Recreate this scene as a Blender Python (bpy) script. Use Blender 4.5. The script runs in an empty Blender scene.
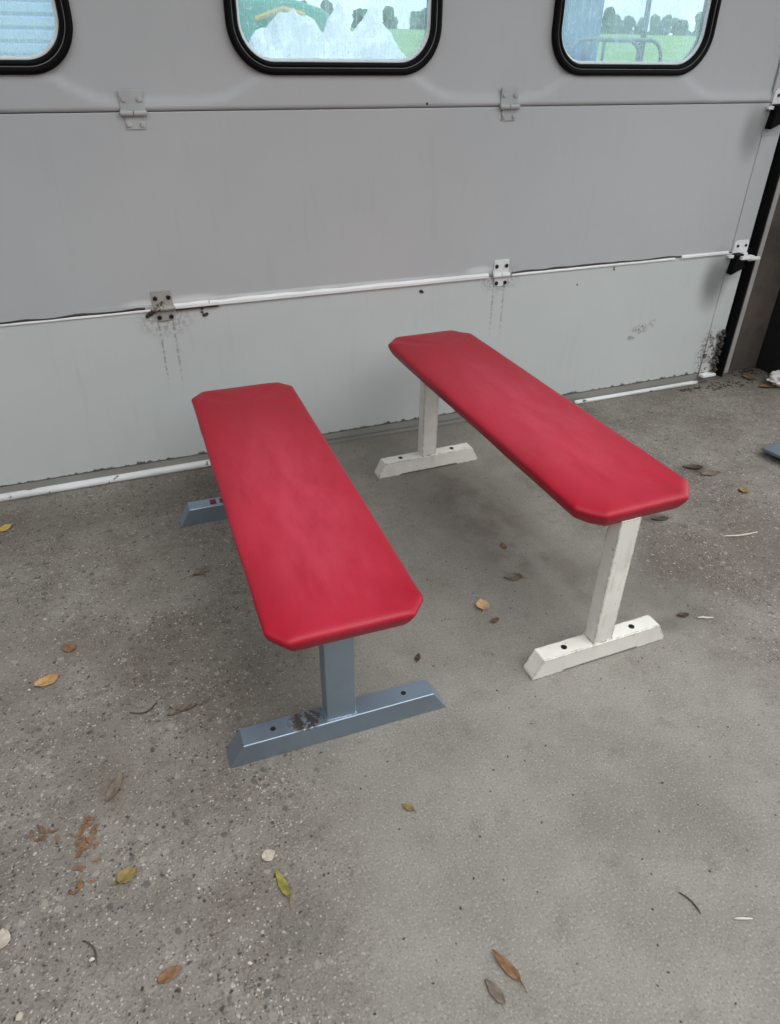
import bpy, bmesh, math, random
from mathutils import Vector, Matrix, noise as mnoise
S = bpy.context.scene
COL = S.collection
PI = math.pi
random.seed(7)

# ------------------------------------------------------------------ helpers
def tag(o, label=None, cat=None, group=None, kind=None):
    if label: o['label'] = label
    if cat: o['category'] = cat
    if group: o['group'] = group
    if kind: o['kind'] = kind
    return o

def empty(name, loc=(0, 0, 0), rz=0.0, parent=None):
    o = bpy.data.objects.new(name, None); COL.objects.link(o)
    o.location = loc; o.rotation_euler = (0, 0, rz); o.empty_display_size = .1
    if parent: o.parent = parent
    return o

def obj(name, bm, m, parent=None, loc=(0, 0, 0), rot=(0, 0, 0), smooth=False, bevel=0.0, seg=2):
    me = bpy.data.meshes.new(name)
    bmesh.ops.recalc_face_normals(bm, faces=bm.faces[:])
    bm.to_mesh(me); bm.free()
    for p in me.polygons: p.use_smooth = smooth
    o = bpy.data.objects.new(name, me); COL.objects.link(o)
    for mm in (m if isinstance(m, (list, tuple)) else [m]): me.materials.append(mm)
    o.location = loc; o.rotation_euler = rot
    if parent: o.parent = parent
    if bevel:
        b = o.modifiers.new('bevel', 'BEVEL'); b.width = bevel; b.segments = seg
        b.limit_method = 'ANGLE'; b.angle_limit = math.radians(35)
    return o

def box(bm, x0, x1, y0, y1, z0, z1, mat=0):
    vs = [bm.verts.new((x, y, z)) for z in (z0, z1) for y in (y0, y1) for x in (x0, x1)]
    for f in ((0, 1, 3, 2), (4, 6, 7, 5), (0, 4, 5, 1), (2, 3, 7, 6), (0, 2, 6, 4), (1, 5, 7, 3)):
        bm.faces.new([vs[i] for i in f]).material_index = mat
    return vs

def prism(bm, pts, axis, a, b):
    """extrude a 2D outline along an axis ('x': pts are (y,z); 'y': (x,z); 'z': (x,y))"""
    def P(p, t):
        return {'x': (t, p[0], p[1]), 'y': (p[0], t, p[1]), 'z': (p[0], p[1], t)}[axis]
    A = [bm.verts.new(P(p, a)) for p in pts]; B = [bm.verts.new(P(p, b)) for p in pts]
    n = len(pts)
    for i in range(n): bm.faces.new((A[i], A[(i+1) % n], B[(i+1) % n], B[i]))
    bm.faces.new(A); bm.faces.new(B[::-1])

def tube(bm, pts, r, n=8, cap=True):
    pts = [Vector(p) for p in pts]; rings = []
    up = None
    for i, p in enumerate(pts):
        t = (pts[min(i+1, len(pts)-1)] - pts[max(i-1, 0)]).normalized()
        if up is None:
            up = Vector((0, 0, 1)) if abs(t.z) < .9 else Vector((1, 0, 0))
        u = (up - t*up.dot(t)).normalized(); up = u
        w = t.cross(u)
        rr = r[i] if isinstance(r, (list, tuple)) else r
        rings.append([bm.verts.new(p + (u*math.cos(2*PI*k/n) + w*math.sin(2*PI*k/n))*rr) for k in range(n)])
    for a, b in zip(rings, rings[1:]):
        for k in range(n): bm.faces.new((a[k], a[(k+1) % n], b[(k+1) % n], b[k]))
    if cap:
        bm.faces.new(rings[0][::-1]); bm.faces.new(rings[-1])

def BM(): return bmesh.new()

# ------------------------------------------------------------------ materials
class NT:
    def __init__(s, name):
        s.m = bpy.data.materials.new(name); s.m.use_nodes = True
        s.t = s.m.node_tree; s.t.nodes.clear()
        s.out = s.n('ShaderNodeOutputMaterial')
    def n(s, typ, ins=None, **kw):
        nd = s.t.nodes.new(typ)
        for k, v in kw.items(): setattr(nd, k, v)
        for k, v in (ins or {}).items():
            if isinstance(v, bpy.types.NodeSocket): s.t.links.new(v, nd.inputs[k])
            else: nd.inputs[k].default_value = v
        return nd
    def pos(s): return s.n('ShaderNodeNewGeometry').outputs['Position']
    def objc(s): return s.n('ShaderNodeTexCoord').outputs['Object']
    def noise(s, vec, scale, detail=4, rough=.55, dist=0.):
        return s.n('ShaderNodeTexNoise', {'Vector': vec, 'Scale': scale, 'Detail': detail, 'Roughness': rough, 'Distortion': dist}).outputs['Fac']
    def ramp(s, v, a, b, lo=0., hi=1., smooth=True):
        nd = s.n('ShaderNodeMapRange', {0: v, 1: a, 2: b, 3: lo, 4: hi})
        if smooth: nd.interpolation_type = 'SMOOTHSTEP'
        return nd.outputs[0]
    def mix(s, f, a, b, mode='MIX'):
        nd = s.n('ShaderNodeMix', data_type='RGBA', blend_type=mode)
        for i, v in ((0, f), (6, a), (7, b)):
            if isinstance(v, bpy.types.NodeSocket): s.t.links.new(v, nd.inputs[i])
            else: nd.inputs[i].default_value = (*v, 1) if isinstance(v, tuple) and len(v) == 3 else v
        return nd.outputs[2]
    def math(s, op, a, b=0., c=None):
        nd = s.n('ShaderNodeMath', {0: a, 1: b}, operation=op)
        if c is not None: nd.inputs[2].default_value = c
        return nd.outputs[0]
    def scale(s, vec, sc): return s.n('ShaderNodeVectorMath', {0: vec, 1: sc}, operation='MULTIPLY').outputs[0]
    def spot(s, vec, c, r, edge=.35):
        """ellipsoid mask, 1 inside, wobbling edge"""
        d = s.n('ShaderNodeVectorMath', {0: vec, 1: c}, operation='SUBTRACT').outputs[0]
        d = s.n('ShaderNodeVectorMath', {0: d, 1: tuple(1/q for q in r)}, operation='MULTIPLY').outputs[0]
        l = s.n('ShaderNodeVectorMath', {0: d}, operation='LENGTH').outputs['Value']
        return s.ramp(l, 1-edge, 1+edge, 1, 0)
    def bsdf(s, col, rough=.5, metal=0., spec=.5, bump=None, bstr=.2, bdist=.002, **kw):
        p = s.n('ShaderNodeBsdfPrincipled')
        for k, v in (('Base Color', col), ('Roughness', rough), ('Metallic', metal), ('Specular IOR Level', spec), *kw.items()):
            if isinstance(v, bpy.types.NodeSocket): s.t.links.new(v, p.inputs[k])
            else: p.inputs[k].default_value = (*v, 1) if isinstance(v, tuple) and len(v) == 3 else v
        if bump is not None:
            b = s.n('ShaderNodeBump', {'Height': bump, 'Strength': bstr, 'Distance': bdist})
            s.t.links.new(b.outputs[0], p.inputs['Normal'])
        s.t.links.new(p.outputs[0], s.out.inputs[0])
        return s.m

def plain(name, col, rough=.5, metal=0., spec=.5, var=.12, sc=30.):
    t = NT(name); v = t.pos()
    n = t.noise(v, sc, 5)
    c = t.mix(t.ramp(n, .3, .7, 0, 1), tuple(q*(1-var) for q in col), tuple(min(1, q*(1+var)) for q in col))
    return t.bsdf(c, rough, metal, spec, bump=n, bstr=.1)

def mat_door():
    t = NT('door_paint'); v = t.pos()
    n1 = t.noise(v, 1.7, 5, .6); n2 = t.noise(t.scale(v, (14, 14, 1.6)), 3, 4)
    c = t.mix(t.ramp(n1, .3, .7), DOOR_A, DOOR_B)
    low = t.math('LESS_THAN', t.n('ShaderNodeSeparateXYZ', {0: v}).outputs[2], .579)   # the lowest panel is a paler, greener grey
    c = t.mix(low, c, t.mix(t.ramp(n1, .3, .7), (.53, .565, .562), (.565, .60, .595)))
    c = t.mix(t.ramp(n2, .55, .8, 0, .10), c, (.30, .30, .29))
    # grime, rust runs, scuffs and painted roller shadows at their places on the panels
    fine = t.ramp(t.noise(v, 90, 6, .65), .42, .6)
    def mark(c, ctr, r, col, amt, tex=True, edge=.5):
        m = t.spot(v, ctr, r, edge)
        if tex: m = t.math('MULTIPLY', m, fine)
        return t.mix(t.math('MULTIPLY', m, amt), c, col)
    for x, z in ((.140, .44), (1.335, .47)):
        for dx in (-.022, .022):
            c = mark(c, (x+dx, DY, z), (.0035, .2, .10), (.10, .075, .06), .55)
        c = mark(c, (x, DY, z+.1), (.075, .2, .045), (.13, .11, .09), .45)
    for x, z, rx, rz in ((.075, .600, .045, .010), (.235, .602, .07, .012), (1.25, .605, .05, .012), (.6, .598, .5, .005)):
        c = mark(c, (x, DY, z), (rx, .2, rz), (.72, .75, .75), .65, False, .6)
    c = mark(c, (2.03, DY, .30), (.035, .2, .018), (.12, .12, .12), .8)
    c = mark(c, (1.99, DY, .265), (.020, .2, .010), (.12, .12, .12), .8)
    c = mark(c, (2.09, DY, .32), (.016, .2, .014), (.15, .15, .15), .7)
    c = mark(c, (2.37, DY, .47), (.06, .2, .10), (.07, .07, .07), .7, False, .7)  # soft shadow of the lower roller bracket, painted into the door colour
    c = mark(c, (2.37, DY, 1.02), (.05, .2, .08), (.10, .10, .10), .5, False, .7)  # same painted shadow below the upper roller bracket
    c = mark(c, (2.44, DY, .14), (.055, .2, .10), (.05, .045, .035), .8)
    # ragged dirt line along the foot of the lowest panel
    zz = t.n('ShaderNodeSeparateXYZ', {0: v}).outputs
    wob = t.noise(t.scale(v, (9, 1, 1)), 4, 6, .7)
    h = t.math('ADD', .050, t.math('MULTIPLY', t.ramp(wob, .35, .75), .018))
    m = t.ramp(t.math('SUBTRACT', zz[2], h), -.002, .002, 1, 0)
    rustc = t.mix(t.ramp(t.noise(v, 12), .4, .6), (.035, .03, .025), (.13, .085, .05))
    c = t.mix(t.math('MULTIPLY', m, .85), c, rustc)
    return t.bsdf(c, .42, 0, .4, bump=t.noise(v, 160, 3), bstr=.05)

DY = 2.298
DOOR_A, DOOR_B = (.445, .468, .48), (.475, .498, .508)

def mat_chipped(name, col, under, thr=.60, rough=.4, sc=26., spec=.45):
    """paint with chips that show dark metal"""
    t = NT(name); v = t.pos()
    n = t.noise(v, sc, 7, .72); n2 = t.noise(v, 6, 4)
    c = t.mix(t.ramp(n2, .3, .7), tuple(q*.9 for q in col), tuple(min(1, q*1.06) for q in col))
    m = t.ramp(n, thr, thr+.03)
    c = t.mix(m, c, under)
    return t.bsdf(c, rough, 0, spec, bump=t.math('SUBTRACT', 1, m), bstr=.25, bdist=.001)

def mat_edgeworn(name, col, under, half, rough=.42, thr=.62, patch=None, spec=.5, streak=None, metal=0.):
    """painted steel: chips gather on the sharp edges of a box section (bevel node normal)"""
    t = NT(name); v = t.pos()
    bv = t.n('ShaderNodeBevel', {'Radius': .011}, samples=6).outputs[0]
    g = t.n('ShaderNodeNewGeometry').outputs['Normal']
    d = t.n('ShaderNodeVectorMath', {0: bv, 1: g}, operation='DOT_PRODUCT').outputs['Value']
    e = t.ramp(d, .78, .998, 1, 0)
    n = t.noise(v, 75, 6, .7); n2 = t.noise(v, 9, 5)
    c = t.mix(t.ramp(n2, .3, .7), tuple(q*.9 for q in col), tuple(min(1, q*1.06) for q in col))
    if streak is not None:
        c = t.mix(t.ramp(t.noise(t.scale(v, (1, 1, .3)), 40, 5), .55, .75, 0, .5), c, streak)
    val = t.math('ADD', n, t.math('MULTIPLY', e, .24))
    m = t.ramp(val, thr, thr+.03)
    if patch is not None:
        oc = t.objc()
        pm = t.spot(oc, patch[0], patch[1], .25)
        pn = t.ramp(t.noise(oc, 70, 6, .7), .40, .50)
        m = t.math('MAXIMUM', m, t.math('MULTIPLY', pm, pn))
    c = t.mix(m, c, under)
    mt = t.math('MULTIPLY', t.math('SUBTRACT', 1, m), metal)
    return t.bsdf(c, rough, mt, spec, bump=t.noise(v, 220, 3), bstr=.05)

def mat_leather(name, ang):
    t = NT(name); v = t.pos()
    n1 = t.noise(v, 5, 5, .6); n2 = t.noise(v, 420, 3, .6); n3 = t.noise(v, 16, 4, .6)
    c = t.mix(t.ramp(n1, .3, .7), PAD_A, PAD_B)
    c = t.mix(t.ramp(n3, .58, .78, 0, .30), c, (.15, .006, .018))
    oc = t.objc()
    wear_sheen = t.math('MULTIPLY', t.spot(oc, (-.13, .0, 0), (.40, .13, .2), .75), t.ramp(t.noise(t.scale(oc, (2, 7, 1)), 3, 6, .65), .25, .7, .35, 1))  # paler middle: seat wear plus sheen painted into the leather colour
    c = t.mix(t.math('MULTIPLY', wear_sheen, .85), c, (.50, .045, .080))
    r = t.ramp(n1, .3, .7, .40, .48)
    h = t.math('ADD', t.math('MULTIPLY', n2, .25), t.math('MULTIPLY', n3, .9))
    return t.bsdf(c, r, 0, .32, bump=h, bstr=.16, bdist=.0035)
PAD_A, PAD_B = (.31, .0045, .017), (.37, .006, .022)

def mat_floor():
    t = NT('worn_concrete'); v = t.pos()
    xyz = t.n('ShaderNodeSeparateXYZ', {0: v}).outputs
    big = t.noise(v, 1.3, 6, .6); med = t.noise(v, 6, 6, .65); fine = t.noise(v, 55, 6, .7); vf = t.noise(v, 230, 3, .6)
    wob = t.math('MULTIPLY', t.math('SUBTRACT', t.noise(v, 2.6, 6, .68), .5), .75)
    # trowelled strip between two worn, exposed-aggregate areas
    xl = t.math('ADD', t.math('ADD', xyz[0], wob), t.math('MULTIPLY', xyz[1], -.11))
    left = t.ramp(xl, -.02, .22, 1, 0)
    xr = t.math('ADD', t.math('ADD', xyz[0], wob), t.math('MULTIPLY', xyz[1], -.05))
    right = t.ramp(xr, 1.12, 1.42, 0, 1)
    coarse = t.math('MAXIMUM', left, right)
    # smooth
    sm = t.mix(t.ramp(med, .3, .7), (.232, .217, .19), (.288, .273, .244))
    sm = t.mix(t.ramp(big, .45, .66, 0, .6), sm, (.175, .161, .141))
    sm = t.mix(t.ramp(t.noise(v, 14, 6, .7), .55, .68, 0, .4), sm, (.15, .138, .12))
    sm = t.mix(t.ramp(fine, .56, .72, 0, .55), sm, (.14, .125, .11))
    sm = t.mix(t.ramp(fine, .26, .42, .5, 0), sm, (.42, .40, .365))
    sm = t.mix(t.ramp(vf, .56, .68, 0, .6), sm, (.45, .43, .395))
    sm = t.mix(t.ramp(vf, .30, .44, .65, 0), sm, (.09, .082, .073))
    # coarse aggregate
    wv = t.n('ShaderNodeTexNoise', {'Vector': v, 'Scale': 60, 'Detail': 2}).outputs['Color']
    wv = t.n('ShaderNodeVectorMath', {0: wv, 1: (.5, .5, .5)}, operation='SUBTRACT').outputs[0]
    wv = t.n('ShaderNodeVectorMath', {0: v, 1: t.scale(wv, (.012, .012, .012))}, operation='ADD').outputs[0]
    def vor(scale): return t.n('ShaderNodeTexVoronoi', {'Vector': wv, 'Scale': scale})
    va, vb, vc = vor(48), vor(95), vor(190)
    ra, rb, rc = [t.n('ShaderNodeSeparateColor', {0: q.outputs['Color']}).outputs for q in (va, vb, vc)]
    mf2 = t.noise(v, 22, 6, .72)
    cs = t.mix(t.ramp(med, .3, .7), (.185, .166, .143), (.26, .241, .213))
    cs = t.mix(t.ramp(big, .44, .62, 0, .75), cs, (.135, .113, .093))
    cs = t.mix(t.ramp(mf2, .54, .70, 0, .7), cs, (.105, .088, .072))
    cs = t.mix(t.ramp(mf2, .28, .42, .5, 0), cs, (.36, .335, .295))
    cs = t.mix(t.ramp(fine, .54, .68, 0, .6), cs, (.075, .065, .056))
    cs = t.mix(t.ramp(fine, .30, .44, .5, 0), cs, (.40, .37, .33))
    cs = t.mix(t.ramp(vf, .56, .68, 0, .45), cs, (.44, .41, .37))
    cs = t.mix(t.ramp(vf, .32, .44, .5, 0), cs, (.06, .053, .046))
    dens = t.ramp(t.noise(v, 3.1, 4), .35, .65, .82, .60)
    def stones(q, rr, lo, hi, dark, light, sel, c, a):
        m = t.math('MULTIPLY', t.ramp(q.outputs['Distance'], lo, hi, 1, 0), t.ramp(t.math('SUBTRACT', rr[0], sel), 0, .02))
        return t.mix(t.math('MULTIPLY', m, a), c, t.mix(t.ramp(rr[1], .45, .62), dark, light))
    cs = stones(vc, rc, .25, .40, (.05, .046, .043), (.50, .46, .41), dens, cs, .8)
    cs = stones(vb, rb, .24, .36, (.055, .052, .05), (.44, .40, .35), t.math('ADD', dens, .10), cs, .85)
    cs = stones(va, ra, .26, .36, (.085, .082, .08), (.34, .31, .27), t.math('ADD', dens, .15), cs, .7)
    c = t.mix(coarse, sm, cs)
    # sparse round pits everywhere
    pm = t.math('MULTIPLY', t.ramp(vb.outputs['Distance'], .16, .26, 1, 0), t.ramp(rb[2], .985, .988))
    c = t.mix(pm, c, (.05, .047, .045))
    # long faint pale streak, dark stains, and under-bench shade painted into the concrete colour
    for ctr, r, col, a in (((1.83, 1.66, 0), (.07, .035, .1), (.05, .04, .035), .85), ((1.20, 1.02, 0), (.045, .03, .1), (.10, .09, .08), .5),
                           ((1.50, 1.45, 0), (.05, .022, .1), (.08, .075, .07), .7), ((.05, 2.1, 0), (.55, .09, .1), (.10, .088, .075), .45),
                           ((1.28, 1.13, 0), (.10, .13, .1), (.12, .11, .10), .5), ((.98, 1.64, 0), (.13, .42, .1), (.125, .102, .084), .75), ((1.12, 1.25, 0), (.09, .14, .1), (.12, .10, .085), .5), ((1.02, 1.30, 0), (.02, .30, .1), (.33, .32, .30), .30),  # the long dark ellipse is shade under the cream bench, painted in
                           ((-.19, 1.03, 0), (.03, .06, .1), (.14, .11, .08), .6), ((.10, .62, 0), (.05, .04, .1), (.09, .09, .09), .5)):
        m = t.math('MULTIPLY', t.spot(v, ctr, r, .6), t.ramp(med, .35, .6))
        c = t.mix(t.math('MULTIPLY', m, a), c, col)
    c = t.mix(1.0, c, (.92, .92, .915), 'MULTIPLY')
    h = t.math('ADD', t.math('MULTIPLY', fine, .7), t.math('MULTIPLY', vf, .12))
    hc = t.math('ADD', t.math('MULTIPLY', t.ramp(vb.outputs['Distance'], 0, .5, 1, 0), .9), t.math('MULTIPLY', fine, 1.4))
    hm = t.n('ShaderNodeMix', {0: coarse, 2: h, 3: hc}).outputs[0]
    return t.bsdf(c, .88, 0, .25, bump=hm, bstr=.55, bdist=.004)

def mat_pane():
    t = NT('scratched_acrylic'); v = t.pos()
    n = t.noise(t.scale(v, (1, 1, 1)), 7, 5); sc = t.noise(t.scale(v, (60, 1, 4)), 3, 5, .7)
    sp = t.noise(v, 80, 5, .7)
    haze = t.math('ADD', t.ramp(n, .3, .7, .16, .32), t.math('ADD', t.ramp(sc, .50, .70, 0, .25), t.ramp(sp, .56, .68, 0, .30)))
    tr = t.n('ShaderNodeBsdfTransparent', {0: (.80, .915, 1, 1)})
    tl = t.n('ShaderNodeBsdfTranslucent', {0: (.74, .88, 1.0, 1)})
    df = t.n('ShaderNodeBsdfDiffuse', {0: (.66, .76, .82, 1)})
    hz = t.n('ShaderNodeMixShader', {0: .18, 1: tl.outputs[0], 2: df.outputs[0]})
    mx = t.n('ShaderNodeMixShader', {0: haze, 1: tr.outputs[0], 2: hz.outputs[0]})
    gl = t.n('ShaderNodeBsdfGlossy', {0: (1, 1, 1, 1), 'Roughness': .12})
    m2 = t.n('ShaderNodeMixShader', {0: .04, 1: mx.outputs[0], 2: gl.outputs[0]})
    t.t.links.new(m2.outputs[0], t.out.inputs[0])
    return t.m

def mat_leaf(name, a, b, sc=60):
    t = NT(name); v = t.objc()
    n = t.noise(v, sc, 5, .65)
    c = t.mix(t.ramp(n, .35, .65), a, b)
    return t.bsdf(c, .75, 0, .25, bump=n, bstr=.3)

M = dict(
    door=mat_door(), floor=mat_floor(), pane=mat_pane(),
    galv=plain('dull_steel', (.42, .42, .41), .45, .35, var=.2),
    painted_hinge=mat_chipped('grey_painted_hinge', (.44, .455, .46), (.10, .09, .08), .68),
    rusty=mat_chipped('rusty_hinge', (.36, .35, .32), (.09, .06, .04), .545),
    rubber=plain('black_rubber', (.0025, .0025, .003), .55, 0, .12),
    rubber_lip=plain('dusty_rubber', (.22, .22, .22), .6),
    white=mat_chipped('chipped_white_paint', (.80, .82, .82), (.06, .05, .045), .66, sc=18),
    whitestrip=mat_chipped('white_seal', (.70, .72, .72), (.10, .09, .08), .60, sc=16),
    greystrip=mat_chipped('dirty_grey_strip', (.27, .27, .255), (.07, .055, .04), .64, sc=20),
    dirtywhite=mat_chipped('dirty_white_plate', (.52, .53, .52), (.10, .09, .075), .53, sc=40),
    dark=plain('dark_gap', (.012, .011, .01), .8),
    darkrust=mat_chipped('dark_rust', (.035, .03, .026), (.10, .065, .04), .58),
    jointgrey=plain('joint_grey', (.12, .12, .12), .7),
    track=plain('dark_track', (.02, .021, .022), .5, .3),
    jamb=plain('brown_grey_render', (.105, .088, .075), .85, var=.25, sc=7),
    black=plain('black_wall_paint', (.008, .008, .009), .7, var=.3),
    trim=mat_chipped('trim_paint', (.52, .51, .49), (.15, .13, .11), .66),
    bolt=plain('black_bolt', (.012, .012, .014), .35, .3),
    hole=plain('bolt_hole', (.004, .004, .004), .8),
    white_frame=mat_edgeworn('cream_painted_steel', (.80, .79, .73), (.085, .06, .045), 0, .40, .672, streak=(.58, .53, .42)),
    grey_frame=mat_edgeworn('grey_painted_steel', (.37, .46, .555), (.05, .045, .042), 0, .48, .82, metal=.92),
    grey_worn=mat_edgeworn('worn_grey_painted_steel', (.37, .46, .555), (.05, .042, .036), 0, .48, .82, metal=.92, patch=((.0, .078, .058), (.03, .040, .014))),
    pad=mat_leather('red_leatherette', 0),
    redpaint=plain('dark_red_tape', (.16, .008, .014), .5),
    underside=plain('pad_board', (.03, .02, .016), .8),
    plate=mat_edgeworn('blue_grey_plate', (.12, .155, .185), (.40, .42, .43), 0, .4, .74),
    plateedge=plain('plate_underside', (.012, .012, .013), .8),
)

# ------------------------------------------------------------------ the setting
EAVE_Y = 1.25  # front edge of the added eave, sets how much sky it blocks
def slab(name, x0, x1, y0, y1, z0, z1, m):
    b = BM(); box(b, x0, x1, y0, y1, z0, z1)
    return tag(obj(name, b, m), kind='structure')

yard = plain('shading_brick', (.13, .085, .065), .9, var=.3, sc=5)  # dark brick for the unseen walls added to block sky light
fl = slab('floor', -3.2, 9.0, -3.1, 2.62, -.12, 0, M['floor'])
tag(slab('ground', -9, 9, -6.0, -3.1, -.14, -.005, plain('yard_ground', (.17, .16, .14), .9, sc=3)), 'grey yard behind the photographer', 'ground', kind='structure')
tag(slab('shading_eave', -3.6, 3.3, EAVE_Y, 2.62, 2.7, 2.85, plain('shading_board', (.12, .10, .085), .85, sc=4)), 'unseen dark eave added above the door to cut sky light', 'shading_eave', kind='structure')  # out-of-view eave, added and sized to darken the area by the door
tag(fl, 'worn grey concrete floor with exposed stones', 'floor')
# reveal and wall around the door opening
b = BM()
box(b, 2.652, 2.835, 2.36, 2.60, 0, 2.7)
tag(obj('wall_back', b, M['jamb'], bevel=.004), 'brown grey rendered wall beside the door track', 'wall', kind='structure')
tag(slab('wall_right', 2.835, 2.95, 2.0, 2.60, 0, 2.7, M['black']), 'black side wall meeting the brown wall', 'wall', kind='structure')
tag(slab('wall_lintel', -3.2, 2.652, 2.36, 2.60, 2.30, 2.7, M['jamb']), 'wall above the sectional door', 'wall', kind='structure')
tag(slab('wall_shade_side', -3.6, -3.2, -3.1, 2.62, -.12, 2.7, yard), 'unseen dark brick wall added to cut sky light from the side', 'wall', kind='structure')  # added out of view to darken the surroundings on this side
tag(slab('wall_left', -3.2, -1.13, 2.36, 2.60, 0, 2.30, M['jamb']), 'wall at the far side of the sectional door', 'wall', kind='structure')
tag(slab('wall_shade_rear', -9, 9, -6.4, -6.0, -.12, 4.4, yard), 'unseen dark brick wall added to cut low sky light from behind', 'wall', kind='structure')  # added out of view behind the camera to block the low sky
b = BM(); prism(b, [(2.632, 2.352), (2.656, 2.352), (2.656, 2.50), (2.648, 2.50), (2.648, 2.360), (2.632, 2.360)], 'z', .0, 2.3)
tag(obj('trim_1', b, M['trim'], bevel=.001), 'thin pale painted corner trim along the door track', 'trim', kind='structure')

# ------------------------------------------------------------------ sectional door
door = empty('door_1', (0, DY, 0))
tag(door, 'grey painted sectional overhead door with oval windows', 'door', kind='structure')
X0, X1, XS = -1.06, 2.505, 2.416
Z = [(.052, .5775), (.5805, 1.1152), (1.1178, 1.661), (1.664, 2.24)]
def rrect(cx, cz, hx, hz, r, n=12):
    pts = []
    for sx, sz, a0 in ((1, 1, 0), (-1, 1, PI/2), (-1, -1, PI), (1, -1, 3*PI/2)):
        for k in range(n+1):
            a = a0 + PI/2*k/n
            pts.append((cx + sx*(hx-r) + r*math.cos(a), cz + sz*(hz-r) + r*math.sin(a)))
    return pts
WINX, WZ, WHX, WHZ, WR = (-.281, .739, 1.759), 1.385, .318, .184, .125
for i, (z0, z1) in enumerate(Z):
    b = BM()
    if i == 2:
        # pressed sheet with a shallow swept relief under and between the windows; openings for the windows
        step = .0125
        nx = int((XS-X0)/step)+1; nz = int((z1-z0)/step)+1
        def inside(x, z, g=0.0):
            for cx in WINX:
                qx = abs(x-cx)-(WHX-WR-g); qz = abs(z-WZ)-(WHZ-WR-g)
                d = math.hypot(max(qx, 0), max(qz, 0)) + min(max(qx, qz), 0) - WR
                if d < -.018: return True
            return False
        def relief(x, z):
            # lower edge of the pressed field between two windows sweeps down from the window corners
            best = 0
            for ca, cb in list(zip(WINX, WINX[1:])) + [(WINX[-1], WINX[-1]+1.02), (WINX[0]-1.02, WINX[0])]:
                mid = (ca+cb)/2; h = abs(x-mid)
                if h > .32: continue
                edge = 1.136 + .085*max(0, (h-.10)/.20)**2.2
                s = (z-edge)/.011
                s = 0 if s < 0 else (1 if s > 1 else s*s*(3-2*s))
                best = max(best, s*max(0, min(1, (.32-h)/.05)))
            top = max(0, min(1, (1.63-z)/.03))
            return best*top
        V = {}
        for a in range(nx+1):
            for c in range(nz+1):
                x = X0 + (XS-X0)*a/nx; z = z0 + (z1-z0)*c/nz
                V[a, c] = b.verts.new((x, .0065*relief(x, z), z))
        for a in range(nx):
            for c in range(nz):
                x = X0 + (XS-X0)*(a+.5)/nx; z = z0 + (z1-z0)*(c+.5)/nz
                if not inside(x, z): b.faces.new((V[a, c], V[a+1, c], V[a+1, c+1], V[a, c+1]))
        for vv in [q for q in b.verts if not q.link_faces]: b.verts.remove(vv)
        o = obj('door_panel', b, M['door'], door, smooth=True)
        if o.data.polygons[0].normal.y > 0: o.data.flip_normals()
        sm = o.modifiers.new('thick', 'SOLIDIFY'); sm.thickness = .032; sm.offset = -1
    else:
        box(b, X0, XS, 0, .04, z0, z1)
        obj('door_panel', b, M['door'], door, bevel=.002)
    # end stile cap of this panel
    b = BM(); box(b, XS+.0015, X1, -.0012, .041, z0, z1)
    obj('end_stile', b, M['door'], door, bevel=.002)
# joints behind the seams
for z in (.579, 1.1165, 1.663):
    b = BM(); box(b, X0+.01, X1-.01, .005, .036, z-.006, z+.006)
    obj('panel_joint', b, M['jointgrey'], door)
# bottom rail and rubber sweep
b = BM(); prism(b, [(.003, .024), (.003, .049), (.03, .049), (.03, .002), (.006, .002), (.006, .016)], 'x', X0, X1-.02)
obj('bottom_rail', b, M['greystrip'], door)
def sweep(x0, x1, f=1.):
    b = BM(); n = 60; rows = []
    for k in range(n+1):
        x = x0+(x1-x0)*k/n
        w = .0015*math.sin(9*x)+.001*math.sin(31*x)
        pr = [(.004, .024), (-.006, .0225+w), (-.012, .016+w), (-.013, .006), (-.009, .001), (.004, .001)]
        rows.append([b.verts.new((x, y*f if y < 0 else y, z*f)) for y, z in pr])
    for r0, r1 in zip(rows, rows[1:]):
        for j in range(5): b.faces.new((r0[j], r1[j], r1[j+1], r0[j+1]))
    b.faces.new(rows[0]); b.faces.new(rows[-1][::-1])
    obj('bottom_seal', b, M['whitestrip'], door, smooth=True)['label'] = 'worn white bottom seal'
sweep(X0, .335); sweep(1.76, 2.42, .65)

# pale lips along the middle seam: thin and broken at the ends, thick in the middle
def lip(x0, x1, h, d, m, name='seam_strip', z=.576, wob=.0):
    b = BM(); n = max(4, int((x1-x0)/.02)); rows = []
    for k in range(n+1):
        x = x0+(x1-x0)*k/n
        w = wob*mnoise.noise(Vector((x*14, 3.1, h*100)))
        pr = [(.006, z+h*.5+w), (-d*.55, z+h*.5+w), (-d, z+h*.12+w*.5), (-d, z-h*.42), (-d*.6, z-h*.5), (.006, z-h*.5)]
        rows.append([b.verts.new((x, y, q)) for y, q in pr])
    for r0, r1 in zip(rows, rows[1:]):
        for j in range(5): b.faces.new((r0[j], r1[j], r1[j+1], r0[j+1]))
    b.faces.new(rows[0]); b.faces.new(rows[-1][::-1])
    return obj(name, b, m, door, smooth=False)
lip(.172, 1.285, .0165, .008, M['white'], z=.583, wob=.003)
lip(X0, .10, .006, .004, M['white'], z=.5765, wob=.002)
lip(X0, .085, .0042, .0035, M['darkrust'], 'rust_edge', z=.5835, wob=.005)
lip(1.385, 2.13, .0075, .005, M['white'], z=.5775, wob=.002)
lip(1.385, 2.28, .005, .003, M['darkrust'], 'rust_edge', z=.5855, wob=.004)
lip(2.16, 2.40, .012, .008, M['white'], z=.582, wob=.001)
lip(.175, .31, .004, .009, M['darkrust'], 'rust_edge', z=.5725, wob=.002)

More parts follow.
